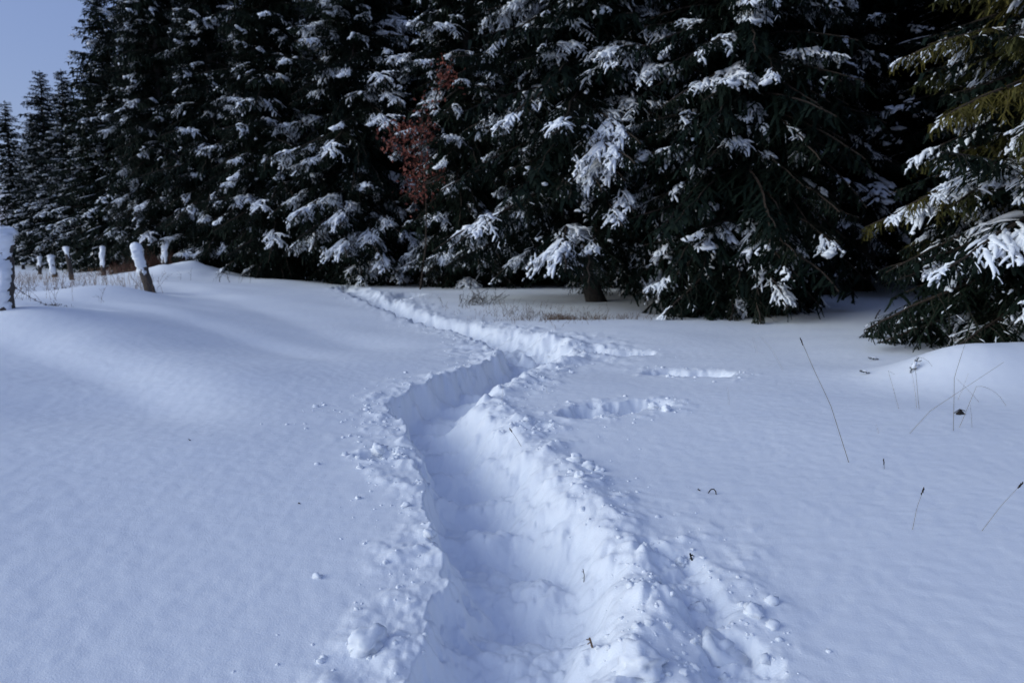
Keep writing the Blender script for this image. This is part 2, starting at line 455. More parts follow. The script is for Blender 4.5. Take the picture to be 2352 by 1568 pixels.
# ------------------------------------------------------------------ spruce boughs
def twig_paths(L, rng, s2=0.10, s3=0.07):
    """main stem, side twigs and tertiary twigs of a bough that leaves the trunk along +X"""
    t = np.linspace(0, 1, 14)
    bend = rng.uniform(-.12, .12); droop = rng.uniform(.14, .34)
    wob = np.cumsum(rng.normal(0, .012, 14)) * L
    main = np.stack((L * t, bend * L * t ** 2 + wob, -droop * L * t ** 2 + .05 * L * np.clip(t - .6, 0, 1) ** 1.5), -1)
    def at(P, u):
        f = u * (len(P) - 1); i = min(int(f), len(P) - 2); return P[i] + (P[i + 1] - P[i]) * (f - i), P[i + 1] - P[i]
    sec, ter = [], []
    u, side = 0.07, 1
    while u < 0.985:
        p, d = at(main, u); d = d / np.linalg.norm(d)
        l2 = min((0.40 * L * (1 - u) ** 0.85 + 0.10) * rng.choice((.45, .75, 1.0, 1.2)) * rng.uniform(.75, 1.2) * min(1, .5 + u * 1.6), 1.15)
        a = side * R(rng.uniform(28, 74)); c, s = math.cos(a), math.sin(a)
        dd = np.array((d[0] * c - d[1] * s, d[0] * s + d[1] * c, d[2] * .7 + rng.normal(0, .17)))
        q = np.linspace(0, 1, 6)
        P = p + dd * (l2 * q)[:, None]
        P[:, 2] -= rng.uniform(.15, .62) * l2 * q ** 1.6
        P[:, :2] += rng.normal(0, .07, 2) * l2 * (q ** 2)[:, None] * 2 + np.cumsum(rng.normal(0, .012, (6, 2)), 0) * l2
        sec.append((P, u, l2))
        w, sd = 0.14, 1
        while w < .97:
            p3, d3 = at(P, w); d3 = d3 / (np.linalg.norm(d3) + 1e-9)
            l3 = min(0.46 * l2 * (1 - w) + 0.055, .30) * rng.uniform(.5, 1.4)
            b = sd * R(rng.uniform(28, 70)); c, s = math.cos(b), math.sin(b)
            e = np.array((d3[0] * c - d3[1] * s, d3[0] * s + d3[1] * c, d3[2] * .8 + rng.normal(0, .14)))
            Q = p3 + e * (l3 * np.linspace(0, 1, 3))[:, None]
            Q[:, 2] -= np.array((0, .06, .26)) * l3 * rng.uniform(.5, 1.6)
            ter.append((Q, u, l3, len(sec) - 1))
            w += s3 / max(l2, .05) * rng.uniform(.8, 1.25); sd = -sd
        u += s2 / L * .5 * rng.uniform(.8, 1.25); side = -side
    return main, sec, ter
def needles(mb, PP, rng, step=0.0095, ln=0.027, wd=0.008):
    """needle bristles round many twigs of the same number of points"""
    PP = np.asarray(PP, float)
    if PP.ndim == 2: PP = PP[None]
    K, m, _ = PP.shape
    T = np.gradient(PP, axis=1); T /= np.linalg.norm(T, axis=2)[..., None] + 1e-12
    ref = np.where(np.abs(T[..., 2:3]) > .95, np.array((1.0, 0, 0)), np.array((0, 0, 1.0)))
    S = np.cross(T, ref); S /= np.linalg.norm(S, axis=2)[..., None] + 1e-12
    U = np.cross(S, T)
    tot = np.linalg.norm(np.diff(PP, axis=1), axis=2).sum(1)
    num = np.maximum(4, (tot / step).astype(int))
    tw = np.repeat(np.arange(K), num); n = len(tw)
    u = rng.random(n) * (m - 1) * .999
    i = u.astype(int); f = (u - i)[:, None]
    p = PP[tw, i] * (1 - f) + PP[tw, i + 1] * f
    T, S, U = T[tw, i], S[tw, i], U[tw, i]
    th = rng.uniform(0, 2 * np.pi, n)[:, None]
    d = T * .6 + (np.cos(th) * S + np.sin(th) * U) * .85
    l = ln * rng.uniform(.7, 1.2, n)[:, None]
    w = np.cross(d, rng.normal(0, 1, (n, 3))); w /= np.linalg.norm(w, axis=1)[:, None] + 1e-9
    V = np.stack((p - w * wd * .5, p + w * wd * .5, p + d * l), 1).reshape(-1, 3)
    mb.add(V, np.arange(3 * n).reshape(-1, 3))
def blade(mb, P, w0, mi=0):
    """flat ribbon tapering to its end"""
    T, S, U = frame_of(P); n = len(P)
    w = w0 * np.linspace(1, .45, n)[:, None]
    V = np.concatenate((P - S * w, P + S * w)); i = np.arange(n - 1)
    mb.add(V, np.stack((i, i + 1, i + 1 + n, i + n), -1), mi)
def snow_on(mb, P, r, rng, sides=6, n=5):
    q = np.linspace(0, len(P) - 1, n); i = np.minimum(q.astype(int), len(P) - 2); f = (q - i)[:, None]
    C = P[i] * (1 - f) + P[i + 1] * f
    prof = np.sin(np.linspace(.35, np.pi * .93, n)) ** .6
    rad = r * prof * rng.uniform(.7, 1.3, n)
    C = C + np.stack((rng.normal(0, .2 * r, n), rng.normal(0, .2 * r, n), rad * .55), -1)
    tube(mb, C, rad * 1.1, sides, .62, jit=(rng, .32))
def make_bough(L, seed, amount, lod=0, near=False):
    rng = np.random.default_rng(seed)
    main, sec, ter = twig_paths(L, rng, .21 if lod else .07 if near else .10, .17 if lod else .052 if near else .075)
    g, w = MB(), MB()
    tube(g, main, L * .011 * np.linspace(1, .25, len(main)) + .003, 5 if lod == 0 else 3, 1, 1)
    # snow lies in a few separate pads on each bough
    npad = int(amount * 4.2 * min(1.25, .45 + L / 3) + rng.random() * .9)
    pads = []
    for _ in range(npad):
        c = main[int(np.clip(rng.normal(10, 2.0), 6, 13))] + np.array((0, rng.normal(0, .13) * L, 0))
        pads.append((c[0], c[1], rng.uniform(.14, .46) * min(1, .45 + L / 4)))
    sx, sy = rng.uniform(0, 100, 2)
    def load(p):
        k = -.3 + .25 * perlin(p[0] * 6 + sx, p[1] * 6 + sy, 9)
        for cx, cy, r in pads:
            k = max(k, 1.1 - ((p[0] - cx) ** 2 + ((p[1] - cy) * 1.25) ** 2) / r ** 2 + .35 * perlin(p[0] * 7 + sx, p[1] * 7 + sy, 9))
        return k
    brush = []
    for P, u, l2 in sec:
        if lod == 0:
            tube(g, P, .0045 * np.linspace(1, .5, len(P)), 3, 1, 1, False)
            brush.append(P[2:]); blade(g, P[1:], .015)
        else: blade(g, P, .042)
        for q in rng.uniform(.5, 4.6, 3 if lod == 0 else 2):       # short twigs hanging below
            p = P[int(q)]; l = rng.uniform(.07, .24) * (1 if lod == 0 else 1.3)
            e = np.array((rng.normal(0, .35), rng.normal(0, .35), -1.0)) * l
            Q = np.array((p, p + e * .5 + rng.normal(0, .012, 3), p + e))
            if lod == 0: brush.append(Q); blade(g, Q, .015)
            else: blade(g, Q, .04)
        k = load(P[3])
        if k > .1 and u > .15:
            snow_on(w, P[1:5] if rng.random() < .6 else P[:4], .85 * min(.016 + .042 * k, .058) * (.95 if near else 1) * rng.uniform(.8, 1.2) * min(1, .5 + l2), rng, 6 if lod == 0 else 4, 6 if lod == 0 else 4)
    for Q, u, l3, si in ter:
        if lod == 0: brush.append(Q); blade(g, Q, .015)
        else: blade(g, Q, .04)
        k = load(Q[1])
        if k > .05:
            snow_on(w, Q, min(.012 + .026 * k, .036) * (.85 if near else 1) * rng.uniform(.7, 1.3) * (1 if lod == 0 else 1.6), rng, 5 if lod == 0 else 3, 4 if lod == 0 else 3)
        elif rng.random() < (.035 + .2 * amount * (k > -.35)) * (.35 if lod else 1):
            t = Q[1] + (Q[2] - Q[1]) * np.array((.0, .5, 1.0))[:, None]
            snow_on(w, t, .010 * rng.uniform(.6, 1.3) * (1 if lod == 0 else 1.8), rng, 4 if lod == 0 else 3, 3)
    brush.append(main[8:])
    for m in {len(P) for P in brush}: needles(g, np.array([P for P in brush if len(P) == m]), rng, *((.008, .021, .006) if near else (.0095, .027, .008)))
    for cx, cy, r in pads:      # the rounded heart of each pad
        j = int(np.argmin([(P[2][0] - cx) ** 2 + (P[2][1] - cy) ** 2 for P, _, _ in sec])) if sec else 0
        P = sec[j][0]; q = int(np.argmin((P[:, 0] - cx) ** 2 + (P[:, 1] - cy) ** 2)); c = P[q]
        for _ in range(0 if near else 1):
            rr = min(r * rng.uniform(.2, .34), .095) if near else min(r * rng.uniform(.2, .32), .10)
            lump(w, (c[0], c[1], c[2] + .01), (rr * rng.uniform(.9, 1.5), rr, rr), int(rng.integers(1, 4000)), ICO2 if lod == 0 else ICO1, .6, .5)
    if w.n == 0: snow_on(w, main[8:12], .02, rng)
    return g, w

CLASSES = (1.0, 1.75, 2.6, 3.5)
BOUGH = {}
for ci, L in enumerate(CLASSES):
    for vi, am in enumerate((.07, .32, .6, .98)):
        for k in (0, 1):
            g, w = make_bough(L, 100 + ci * 10 + vi + k * 1000, am)
            BOUGH[ci, vi, k] = (g.mesh('spruce_branch', [M_NEEDLE, M_TWIG], False), w.mesh('branch_snow', M_SNOWB))
NEAR_CLASSES = (1.1, 1.9, 2.7)
NEAR_BOUGH = {}
for ci, L in enumerate(NEAR_CLASSES):
    for vi, am in enumerate((.12, .4, .75, 1.1)):
        g, w = make_bough(L, 500 + ci * 10 + vi, am, near=True)
        NEAR_BOUGH[ci, vi, 0] = NEAR_BOUGH[ci, vi, 1] = (g.mesh('spruce_branch', [M_NEEDLE, M_TWIG], False), w.mesh('branch_snow', M_SNOWB))

def trunk_mesh(Ht, r0, seed, lean=0.0, curve=0.0):
    rng = np.random.default_rng(seed)
    z = np.linspace(-.35, Ht, 22)
    t = np.clip(z / Ht, 0, 1)
    P = np.stack((lean * z + curve * np.exp(-z / .5) + rng.normal(0, .012, 22), rng.normal(0, .012, 22), z), -1)
    rad = r0 * (1 - .93 * t) * (1 + .55 * np.exp(-np.clip(z, 0, 99) / .35))
    mb = MB(); tube(mb, P, rad * rng.uniform(.96, 1.04, 22), 10)
    return mb.mesh('trunk', M_BARK)

def bough_plan(Ht, rad, rng, start=0.3, cap=285, dens=1.0, vis=9.0):
    """where boughs leave the trunk: height, azimuth, elevation, length"""
    out = []; z = start
    while z < Ht - .25:
        t = z / Ht
        ln = rad * (1 - t) ** .72 * (0.72 + .28 * min(1, z / 1.5))
        low = z < vis
        for k in range(8 if low else 6):
            out.append((z + rng.uniform(-.17, .17), rng.uniform(0, 2 * np.pi), R(-19 + 48 * t ** 1.1 + rng.normal(0, 8) - (6 if z < 1.2 else 0)), max(.4, ln * rng.uniform(.6, 1.12))))
        z += (.36 if low else .75) / dens * (1 if t < .8 else .6)
    if len(out) > cap:
        idx = np.sort(rng.choice(len(out), cap, False)); out = [out[i] for i in idx]
    return out

def bough_matrix(z, az, el, s):
    return Matrix.Translation((0, 0, z)) @ Matrix.Rotation(az, 4, 'Z') @ Matrix.Rotation(-el, 4, 'Y') @ Matrix.Scale(s, 4)

def spruce(x, y, Ht, rad, label, seed, group, start=.35, weights=(.2, .3, .3, .2), yellow=None, r0=None, lean=0, curve=0, dens=1.0, vis=None, lift=0.0, near=False, fill=None):
    classes, boughs = (NEAR_CLASSES, NEAR_BOUGH) if near else (CLASSES, BOUGH)
    rng = np.random.default_rng(seed)
    vis = vis or min(Ht * .8, 3 + .37 * math.hypot(x, y))
    zb = Hp(x, y)
    t = thing('spruce_tree', label, 'tree', (x, y, zb), group)
    link('trunk', trunk_mesh(Ht, r0 or Ht * .0125, seed, lean, curve), t)
    for (z, az, el, ln) in bough_plan(Ht, rad, rng, start, 295, dens, vis):
        ci = min(range(len(classes)), key=lambda i: abs(math.log(classes[i] / ln)))
        vi = int(rng.choice(4, p=weights))
        yl = yellow is not None and yellow(z, az, rng)
        g, w = boughs[ci, vi, int(rng.integers(2))]
        b = link('branch', g, t); b.matrix_basis = bough_matrix(z, az, el + lift, ln / classes[ci])
        if yl: b.material_slots[0].link = 'OBJECT'; b.material_slots[0].material = M_NEEDLE_Y
        link('snow', w, b)['kind'] = 'stuff'
    if fill:      # the dense dark twigs close to the trunk
        o = link('inner_foliage', CROWNS[fill[0]][0], t); o['kind'] = 'stuff'
        o.scale = (Ht / 18 * fill[1], Ht / 18 * fill[1], Ht / 18)
    return t

# crowns of the trees standing deeper in the wood or far along its edge, one mesh shared by several trees
LOD = {}
for ci, L in enumerate(CLASSES):
    for vi, am in enumerate((.3, .7, .1)):
        g, w = make_bough(L, 300 + ci * 10 + vi, am, 1)
        LOD[ci, vi] = (g, w)
def crown_mesh(seed, Ht=18.0, rad=3.3, start=.5, snowy=.5, scarce=.35):
    rng = np.random.default_rng(seed)
    G1, W1 = MB(), MB()
    for (z, az, el, ln) in bough_plan(Ht, rad, rng, start, 470, .9, 30):
        ci = min(range(4), key=lambda i: abs(math.log(CLASSES[i] / ln))); vi = 2 if rng.random() > scarce else int(rng.random() < snowy)
        M = np.array(bough_matrix(z, az, el, ln / CLASSES[ci]))
        for src, dst in zip(LOD[ci, vi], (G1, W1)):
            V = np.concatenate(src.v); V = V @ M[:3, :3].T + M[:3, 3]
            off = dst.n
            dst.v.append(V); dst.n += len(V)
            for f, mi in zip(src.f, src.mi): dst.f.append(f + off); dst.mi.append(mi)
    return G1.mesh('crown', [M_NEEDLE, M_TWIG], False), W1.mesh('crown_snow', M_SNOWB)
CROWNS = [crown_mesh(900), crown_mesh(901, scarce=.7), crown_mesh(902, start=3.2, snowy=.3, scarce=.15)]
TRUNK18 = trunk_mesh(18.0, .2, 950)
def far_spruce(x, y, Ht, label, group, ci, wide=1.0, rz=0):
    t = thing('spruce_tree', label, 'tree', (x, y, Hp(x, y)), group)
    s = Ht / 18.0
    for nm, me in (('trunk', TRUNK18), ('crown', CROWNS[ci][0])):
        o = link(nm, me, t); o.scale = (s * wide, s * wide, s); o.rotation_euler.z = rz
        if nm == 'crown': link('snow', CROWNS[ci][1], o)['kind'] = 'stuff'
    return t

EDGE = 'snowy spruces along the forest edge'
DEEP = 'spruces standing deeper in the forest'
def SX(sx, Y): return (sx - 1176) / 1568 * Y
yel = lambda z, az, rng: z > 2.1 and math.cos(az - R(200)) > -.3 and rng.random() < .75
spruce(SX(2450, 9.6), 9.6, 11.5, 3.0, 'yellowish-green spruce at the right, nearest tree, partly cut off by the picture edge', 11, EDGE,  .25, (.42, .38, .16, .04), yel, dens=1.9, vis=5.5, lift=R(10), near=True, fill=(0, 1.25))
spruce(SX(1345, 18), 18, 20, 4.4, 'big spruce above the bare dry-grass hollow, its crooked trunk foot showing', 12, EDGE, 1.75, (.1, .24, .33, .33), r0=.2, curve=.2, dens=1.15, lift=R(3), fill=(2, 1.1))
spruce(SX(1700, 15.4), 15.4, 19, 2.9, 'dark spruce with hanging boughs that reach the snow, right of the dry-grass hollow', 13, EDGE, .45, (.28, .36, .26, .1), dens=1.1, fill=(0, 1.0))
spruce(SX(835, 27), 27, 22, 4.2, 'spruce with long level snow-laden boughs left of the brown beech', 14, EDGE, .4, (.15, .25, .3, .3), fill=(0, .8))
spruce(SX(1075, 25), 25, 21, 3.4, 'spruce right behind the brown beech leaves', 15, EDGE, .5, (.2, .3, .3, .2), fill=(0, .7))
spruce(SX(640, 28.5), 28.5, 21, 3.5, 'spruce beside the snowy trail where the trail meets the forest', 16, EDGE, .4, (.38, .34, .2, .08), fill=(0, .75))
spruce(SX(510, 31), 31, 21, 3.4, 'spruce behind the snow hump by the fence', 17, EDGE, .4, (.38, .34, .2, .08), fill=(0, .75))
spruce(SX(395, 35), 35, 22, 3.6, 'tall spruce right behind the thin snow-capped fence post and the reddish thicket', 18, EDGE, .4, (.5, .34, .13, .03), fill=(0, .8))
spruce(SX(1540, 21.5), 21.5, 21, 3.4, 'spruce in the dark gap between the crooked-trunk spruce and the hanging-bough spruce', 19, EDGE, .8, (.3, .35, .25, .1), fill=(0, .7))
spruce(SX(1890, 19.5), 19.5, 20, 2.6, 'thin dark spruce behind the hanging-bough spruce, at the black forest opening', 20, EDGE, 1.6, (.5, .35, .15, 0))
spruce(px(318, -160, 41)[0], 41, 23, 4.6, 'tallest spruce of the left row, its top cut off by the picture edge', 21, EDGE, .4, (.5, .34, .13, .03), fill=(0, .8))

far_spruce(px(222, 0, 48)[0], 48, 19.4, 'spire-topped spruce whose tip just touches the top edge of the sky patch', EDGE, 0, 1.45, 1)
far_spruce(px(92, 180, 58)[0], 58, 15.8, 'second lowest treetop against the sky at the left', EDGE, 1, 1.55, 2)
far_spruce(px(10, 235, 66)[0], 66, 15.2, 'lowest treetop against the sky, at the left end of the forest edge', EDGE, 0, 1.55, 3)
far_spruce(px(140, 170, 54)[0], 54, 15.0, 'small spruce in the dip of the skyline between two spires', EDGE, 1, 1.5, 4)
for sx, sy, Y in ((32, 262, 62), (62, 228, 60), (118, 196, 56), (168, 122, 51)):
    x = px(sx, sy, Y)[0]
    far_spruce(x, Y + 2, px(sx, sy, Y)[2] - Hp(x, Y), 'dark spruce filling the gap behind the left end of the forest edge', DEEP, 0, 1.5, sx)
deep_label = {0: 'dark spruce filling the gap behind the left end of the forest edge', 1: 'dark spruce crown behind the middle of the forest edge',
              2: 'bare-stemmed spruce in the black forest interior at the right'}
deep = [(-27, 50, 19, 0), (-30, 53, 17, 0), (-25, 47, 22, 0), (-36, 60, 15, 0), (-23.5, 46.5, 22, 0), (-45, 72, 14, 0), (-40, 66, 14.5, 0), (-18, 44, 24, 0), (-22, 48, 24, 0), (-40, 74, 15, 0), (-58, 72, 15, 0), (-26, 52, 20, 0), (-20, 46, 22, 0), (-14.5, 40, 22, 0), (-17.5, 43.5, 21, 0), (-11.5, 36, 21, 0), (-8.6, 34, 22, 1), (-5.2, 33, 22, 1),
        (-2.2, 31.5, 22, 1), (.8, 30, 22, 1), (3.2, 27, 21, 1), (5.6, 25.5, 22, 1), (-6.8, 39, 23, 1), (-3.2, 38, 23, 1), (0.5, 36, 23, 1), (4, 33, 23, 1), (7.5, 31, 23, 1), (-12, 45, 23, 0), (-22, 55, 22, 0),
        (8.6, 23, 21, 2), (10.6, 21, 20, 2), (11.5, 26, 22, 2), (14, 23.5, 21, 2), (13.2, 18.5, 20, 2), (16.5, 19, 21, 2), (10, 29, 22, 2), (15, 29, 22, 2), (12.6, 34, 23, 2), (18, 26, 22, 2), (17, 34, 23, 2),
        (12.2, 14.2, 18, 2), (15.5, 14.5, 19, 2), (19, 21, 21, 2), (22, 30, 22, 2), (14.8, 9.5, 17, 1), (9, 38, 23, 2), (21, 16, 20, 2), (0, 44, 24, 1), (7, 42, 24, 1), (14, 42, 24, 2),
        (20, 38, 22, 0), (24, 40, 22, 0), (28, 44, 22, 0), (22, 46, 22, 0), (26, 36, 21, 0), (32, 40, 22, 0), (18, 42, 22, 0), (27, 30, 21, 0), (30, 33, 21, 0), (36, 46, 23, 0), (34, 36, 22, 0), (25, 23, 21, 0)]
def deep_name(x, y, k):
    if x > 17.5: return 'dark spruce behind the yellowish-green spruce at the right'
    if k == 2: return 'bare-stemmed spruce at the front of the black forest opening' if y < 24.5 else 'bare-stemmed spruce far back in the black forest opening'
    if k == 1: return 'dark spruce crown filling the gap behind the big crooked-trunk spruce' if x > -1 else 'dark spruce crown behind the brown beech and its neighbours'
    return deep_label[0] if x < -24 else 'dark spruce crown behind the left row, above the fence posts'
for i, (x, y, h, k) in enumerate(deep):
    far_spruce(x, y, h, deep_name(x, y, k), DEEP, 2 if k == 2 else 0, random.uniform(1.1, 1.4), random.uniform(0, 6.28))

# ------------------------------------------------------------------ fence
FENCE = 'old fence posts at the left edge of the field'
def post(name_label, top, base, Y, dia, cap, cover, seed, sag=0.0):
    """wooden post from photo positions of its top and base at depth Y; cap = snow cap height, cover = how far the plastered snow reaches down (0..1)"""
    rng = np.random.default_rng(seed)
    b, t = px(base[0], base[1], Y), px(top[0], top[1], Y)
    b[2] = Hp(b[0], b[1]) - .25 * 0
    root = thing('fence_post', name_label, 'fence post', b, FENCE)
    ax = t - b; L = np.linalg.norm(ax); d = ax / L
    wood = L - cap
    q = np.linspace(-.35, 1, 16)
    P = d * (q * wood)[:, None] + rng.normal(0, dia * .02, (16, 3))
    mb = MB(); tube(mb, P, dia / 2 * rng.uniform(.92, 1.08, 16) * np.linspace(1.08, .95, 16), 10)
    link('wood_post', mb.mesh('wood_post', M_POST), root)
    # wind-plastered snow on the side towards the open field and a rounded cap
    sb = MB()
    nz, na = 40, 20
    zz = np.linspace(1 - cover, 1, nz); V = []
    wind = np.array((-.25, -.97, 0))
    for i, z in enumerate(zz):
        c = d * (z * wood)
        n = perlin(z * 5 + seed, .3, 2)
        e0 = z - (1 - cover)
        for k in range(na):
            a = 2 * np.pi * k / na; dv = np.array((math.cos(a), math.sin(a), 0))
            f = float(dv @ wind)
            w = sstep(-.35 + .25 * perlin(z * 3 + seed, 4.1), .3, f)
            n2 = perlin(z * 4 + seed * 3.3, a * 1.2 + seed, 5); e = sstep(0, .22, e0 + .16 * perlin(a * 1.6 + seed * 7.7, z * 2.0, 9) * (cover < .9))
            r = dia * (.47 + (.17 + .10 * n + .22 * n2) * w * e * (sstep(-.55, -.2, perlin(a * 1.3 + seed * 2.1, z * 2.6, 14)) if cover < .95 else 1) - .07 * (1 - w) - (1 - e) * .12 + .10 * sstep(.82, 1, z))
            V.append(c + dv * r)
    nc = 9
    for i in range(1, nc + 1):
        s = i / nc * np.pi / 2
        for k in range(na):
            a = 2 * np.pi * k / na; dv = np.array((math.cos(a), math.sin(a), 0)); f = float(dv @ wind)
            rr = dia * (.60 + .10 * max(f, -.3) + .03 * math.sin(k * .63 + seed)) * (math.cos(s) ** .75 * (1 + .12 * math.sin(2 * s)) if i < nc else .02)
            V.append(d * (wood - .02 + (cap + .02) * math.sin(s)) + dv * rr)
    V = np.array(V); n = nz + nc; V[:, :2] += rng.normal(0, dia * .035, (len(V), 2)); V[:, 2] += rng.normal(0, dia * .03, len(V))
    i = np.arange(n - 1)[:, None] * na; j = np.arange(na)[None, :]; k = (j + 1) % na
    sb.add(V, np.stack((i + j, i + k, i + na + k, i + na + j), -1).reshape(-1, 4))
    link('snow_cover', sb.mesh('snow_cover', M_SNOWB), root)
    return root
post('nearest and thickest post at the left picture edge, plastered white with snow', (5, 520), (9, 722), 9.8, .28, .11, 1.2, 1)
post('leaning post with a round snow head beside the reddish thicket', (311, 557), (345, 668), 18, .24, .22, .66, 2)
post('thin white-plastered post between the leaning post and the snow hump', (381, 554), (378, 620), 29, .22, .2, .85, 3)
post('gnarled post with patchy snow left of the leaning round-headed post', (236, 565), (238, 634), 30, .20, .10, .75, 4)
post('dark bare leaning pole behind the dry weeds', (152, 566), (166, 648), 27, .17, .03, .35, 5)
post('white leaning post between the dark bare pole and the small dark stub', (118, 585), (126, 640), 38, .30, .12, .95, 6)
post('small upright post with a white side, farther left than the dark bare pole', (92, 588), (92, 633), 46, .24, .1, .6, 7)
post('tiny brown stub, farthest post of the fence', (53, 604), (54, 622), 52, .24, .05, .2, 8)

def wire():
    a = px(28, 655, 9.8); c = px(128, 687, 11.0); c[2] = Hp(c[0], c[1]) + .05
    q = np.linspace(0, 1, 24)[:, None]
    P = a + (c - a) * q; P[:, 2] -= (.05 * np.sin(np.pi * q))[:, 0]
    root = thing('barbed_wire', 'rusty barbed wire strand sagging from the nearest post into the snow', 'wire', a)
    mb = MB(); tube(mb, P - a, .004, 5); link('strand', mb.mesh('strand', M_WIRE), root)
    for i in range(2, 23, 3):
        mb = MB()
        for s in (-1, 1):
            p = P[i] - a
            tube(mb, np.array((p + (-.012 * s, 0, -.02), p, p + (.012 * s, .006, .022))), .0035, 4)
        link('barb', mb.mesh('barb', M_WIRE), root)
wire()

# ------------------------------------------------------------------ dry plants
def stem_pts(pts, Y=None, sway=0.0):
    b = G(*pts[0]); Y = b[1]
    out = [b - (0, 0, .02)]
    for i, (sx, sy) in enumerate(pts[1:]):
        out.append(px(sx, sy, Y + sway * (i + 1)))
    return np.array(out)
def resample(P, n=12):
    P = np.asarray(P); s = np.concatenate(([0], np.cumsum(np.linalg.norm(np.diff(P, axis=0), axis=1))))
    q = np.linspace(0, s[-1], n)
    return np.stack([np.interp(q, s, P[:, k]) for k in range(3)], -1)
STEMS = 'dry grass stalks standing in the snow at the right'
def stalk(pts, label, r=.0016, head=None, m=None, sway=0.02, cat='grass stalk'):
    P = stem_pts(pts, sway=sway); b = P[0].copy()
    root = thing('grass_stalk', label, cat, b, STEMS)
    mb = MB(); n = max(8, 3 * len(P)); Q = resample(P, n) - b
    if len(P) == 2:
        Q[:, 0] += .02 * np.sin(np.linspace(0, np.pi, n)) * np.linalg.norm(P[1] - P[0])
    tube(mb, Q, r * .8 * np.linspace(1.15, .7, n), 5); link('stem', mb.mesh('stem', m or M_STRAW), root)
    if head:
        hb = MB(); d = Q[-1] - Q[-3]; d /= np.linalg.norm(d)
        for i in range(12):
            c = Q[-1] - d * head * (i / 11) + RNG.normal(0, .0022, 3)
            lump(hb, c, (.003, .003, .007), i + 3, ICO1, .2, 1)
        link('seed_head', hb.mesh('seed_head', M_DARK), root)
    return root
stalk([(1952, 1062), (1908, 930), (1870, 850), (1838, 776)], 'longest stalk, leaning left, with a dark seed head at its tip', .0028, .05)
stalk([(1801, 850), (1775, 805), (1749, 773)], 'pale leaning stalk behind the longest stalk, left of its seed head', .0018)
stalk([(1740, 811), (1729, 773)], 'short pale stalk farthest left near the hanging-bough spruce', .0018)
stalk([(1675, 930), (1671, 888)], 'short thin upright stalk right of the small snow hollow', .0015)
stalk([(2031, 1077), (2030, 1054)], 'short dark seed-topped stub right of the foot of the longest stalk', .0022, .03, M_DARK)
stalk([(2095, 1216), (2106, 1165), (2122, 1121)], 'slim stalk with a dark ear, upright, in the smooth snow at the lower right', .0016, .035)
stalk([(2250, 1218), (2300, 1160), (2349, 1108)], 'slanting stalk with a dark ear at the right picture edge', .0016, .035)
stalk([(2066, 939), (2050, 885), (2040, 851), (2056, 860)], 'stalk with a nicked tip, first one left of the buried sprig', .0019)
stalk([(2106, 937), (2094, 853)], 'thin straight stalk below the sprig on the mound', .0018)
stalk([(2112, 939), (2100, 818), (2128, 824), (2141, 841)], 'stalk bent over sharply at the top beside the sprig on the mound', .0021)
stalk([(2190, 989), (2191, 930), (2192, 866), (2216, 791), (2232, 748)], 'tallest upright jointed stalk in front of the mound', .0024)
stalk([(2202, 981), (2244, 884), (2273, 892), (2295, 908), (2311, 932)], 'stalk bent in an arch to the right of the tallest upright stalk', .0022)
stalk([(2085, 995), (2137, 943), (2220, 888), (2306, 831)], 'long slanting stalk crossing the others to the upper right', .0021)
stalk([(2253, 923), (2196, 868)], 'thin stalk leaning left onto the tallest upright stalk', .0017)
stalk([(2198, 919), (2224, 857)], 'faint short stalk leaning right behind the tallest upright stalk', .0015)
stalk([(2233, 981), (2228, 928)], 'short straight stalk right of the dark curled leaf', .0015)
stalk([(2020, 996), (2012, 973)], 'tiny pale stalk left of the long slanting one', .0015)
stalk([(1200, 1024), (1186, 1006), (1171, 984)], 'short dark-tipped stalk on the right brim of the trench', .0018, .03, M_DARK)
stalk([(1256, 902), (1255, 886)], 'tiny stalk in the snow right of the trench bend', .0016)
stalk([(1152, 925), (1155, 868)], 'thin stalk inside the trench at its far bend', .0014)

def twig(pts, label, r, Y=None, nm='fallen_twig', cat='twig', m=None, lift=0):
    P = [G(*pts[0])]; Y = P[0][1]
    for p in pts[1:]: P.append(px(p[0], p[1], Y + .01))
    P = np.array(P); b = P[0].copy()
    mb = MB(); tube(mb, resample(P, 10) - b, r, 5)
    for i in range(3, 8, 2):
        p = resample(P, 10)[i] - b; tube(mb, np.array((p, p + RNG.normal(0, 2.2 * r, 3))), r * .6, 4)
    o = link(nm, mb.mesh(nm, m or M_DARK)); o.location = b
    return tag(o, label, cat)
twig([(1645, 1135), (1644, 1128), (1639, 1122), (1632, 1124), (1627, 1132)], 'dark twig arched like a hook, poking from the smooth snow', .0035)
twig([(1609, 1127), (1602, 1123)], 'small dark chip left of the hook-shaped twig', .003)
twig([(1590, 1286), (1587, 1278), (1585, 1270)], 'short dark stick lying in the snow right of the trench', .0045)
twig([(1341, 1336), (1342, 1320), (1339, 1306)], 'thin dark twig on the trench wall', .002)
twig([(1361, 1486), (1358, 1476), (1354, 1464)], 'crumpled brown leaf stalk at the bottom of the trench', .004, m=M_BROWN)
twig([(690, 1157), (686, 1154)], 'tiny dark speck of bark on the smooth left snow', .003)
twig([(437, 1011), (433, 1008)], 'tiny bark flake higher up on the left snow slope', .003)
twig([(2010, 732), (2016, 720), (2022, 711)], 'small dark forked twig on the snow before the black forest opening', .012)
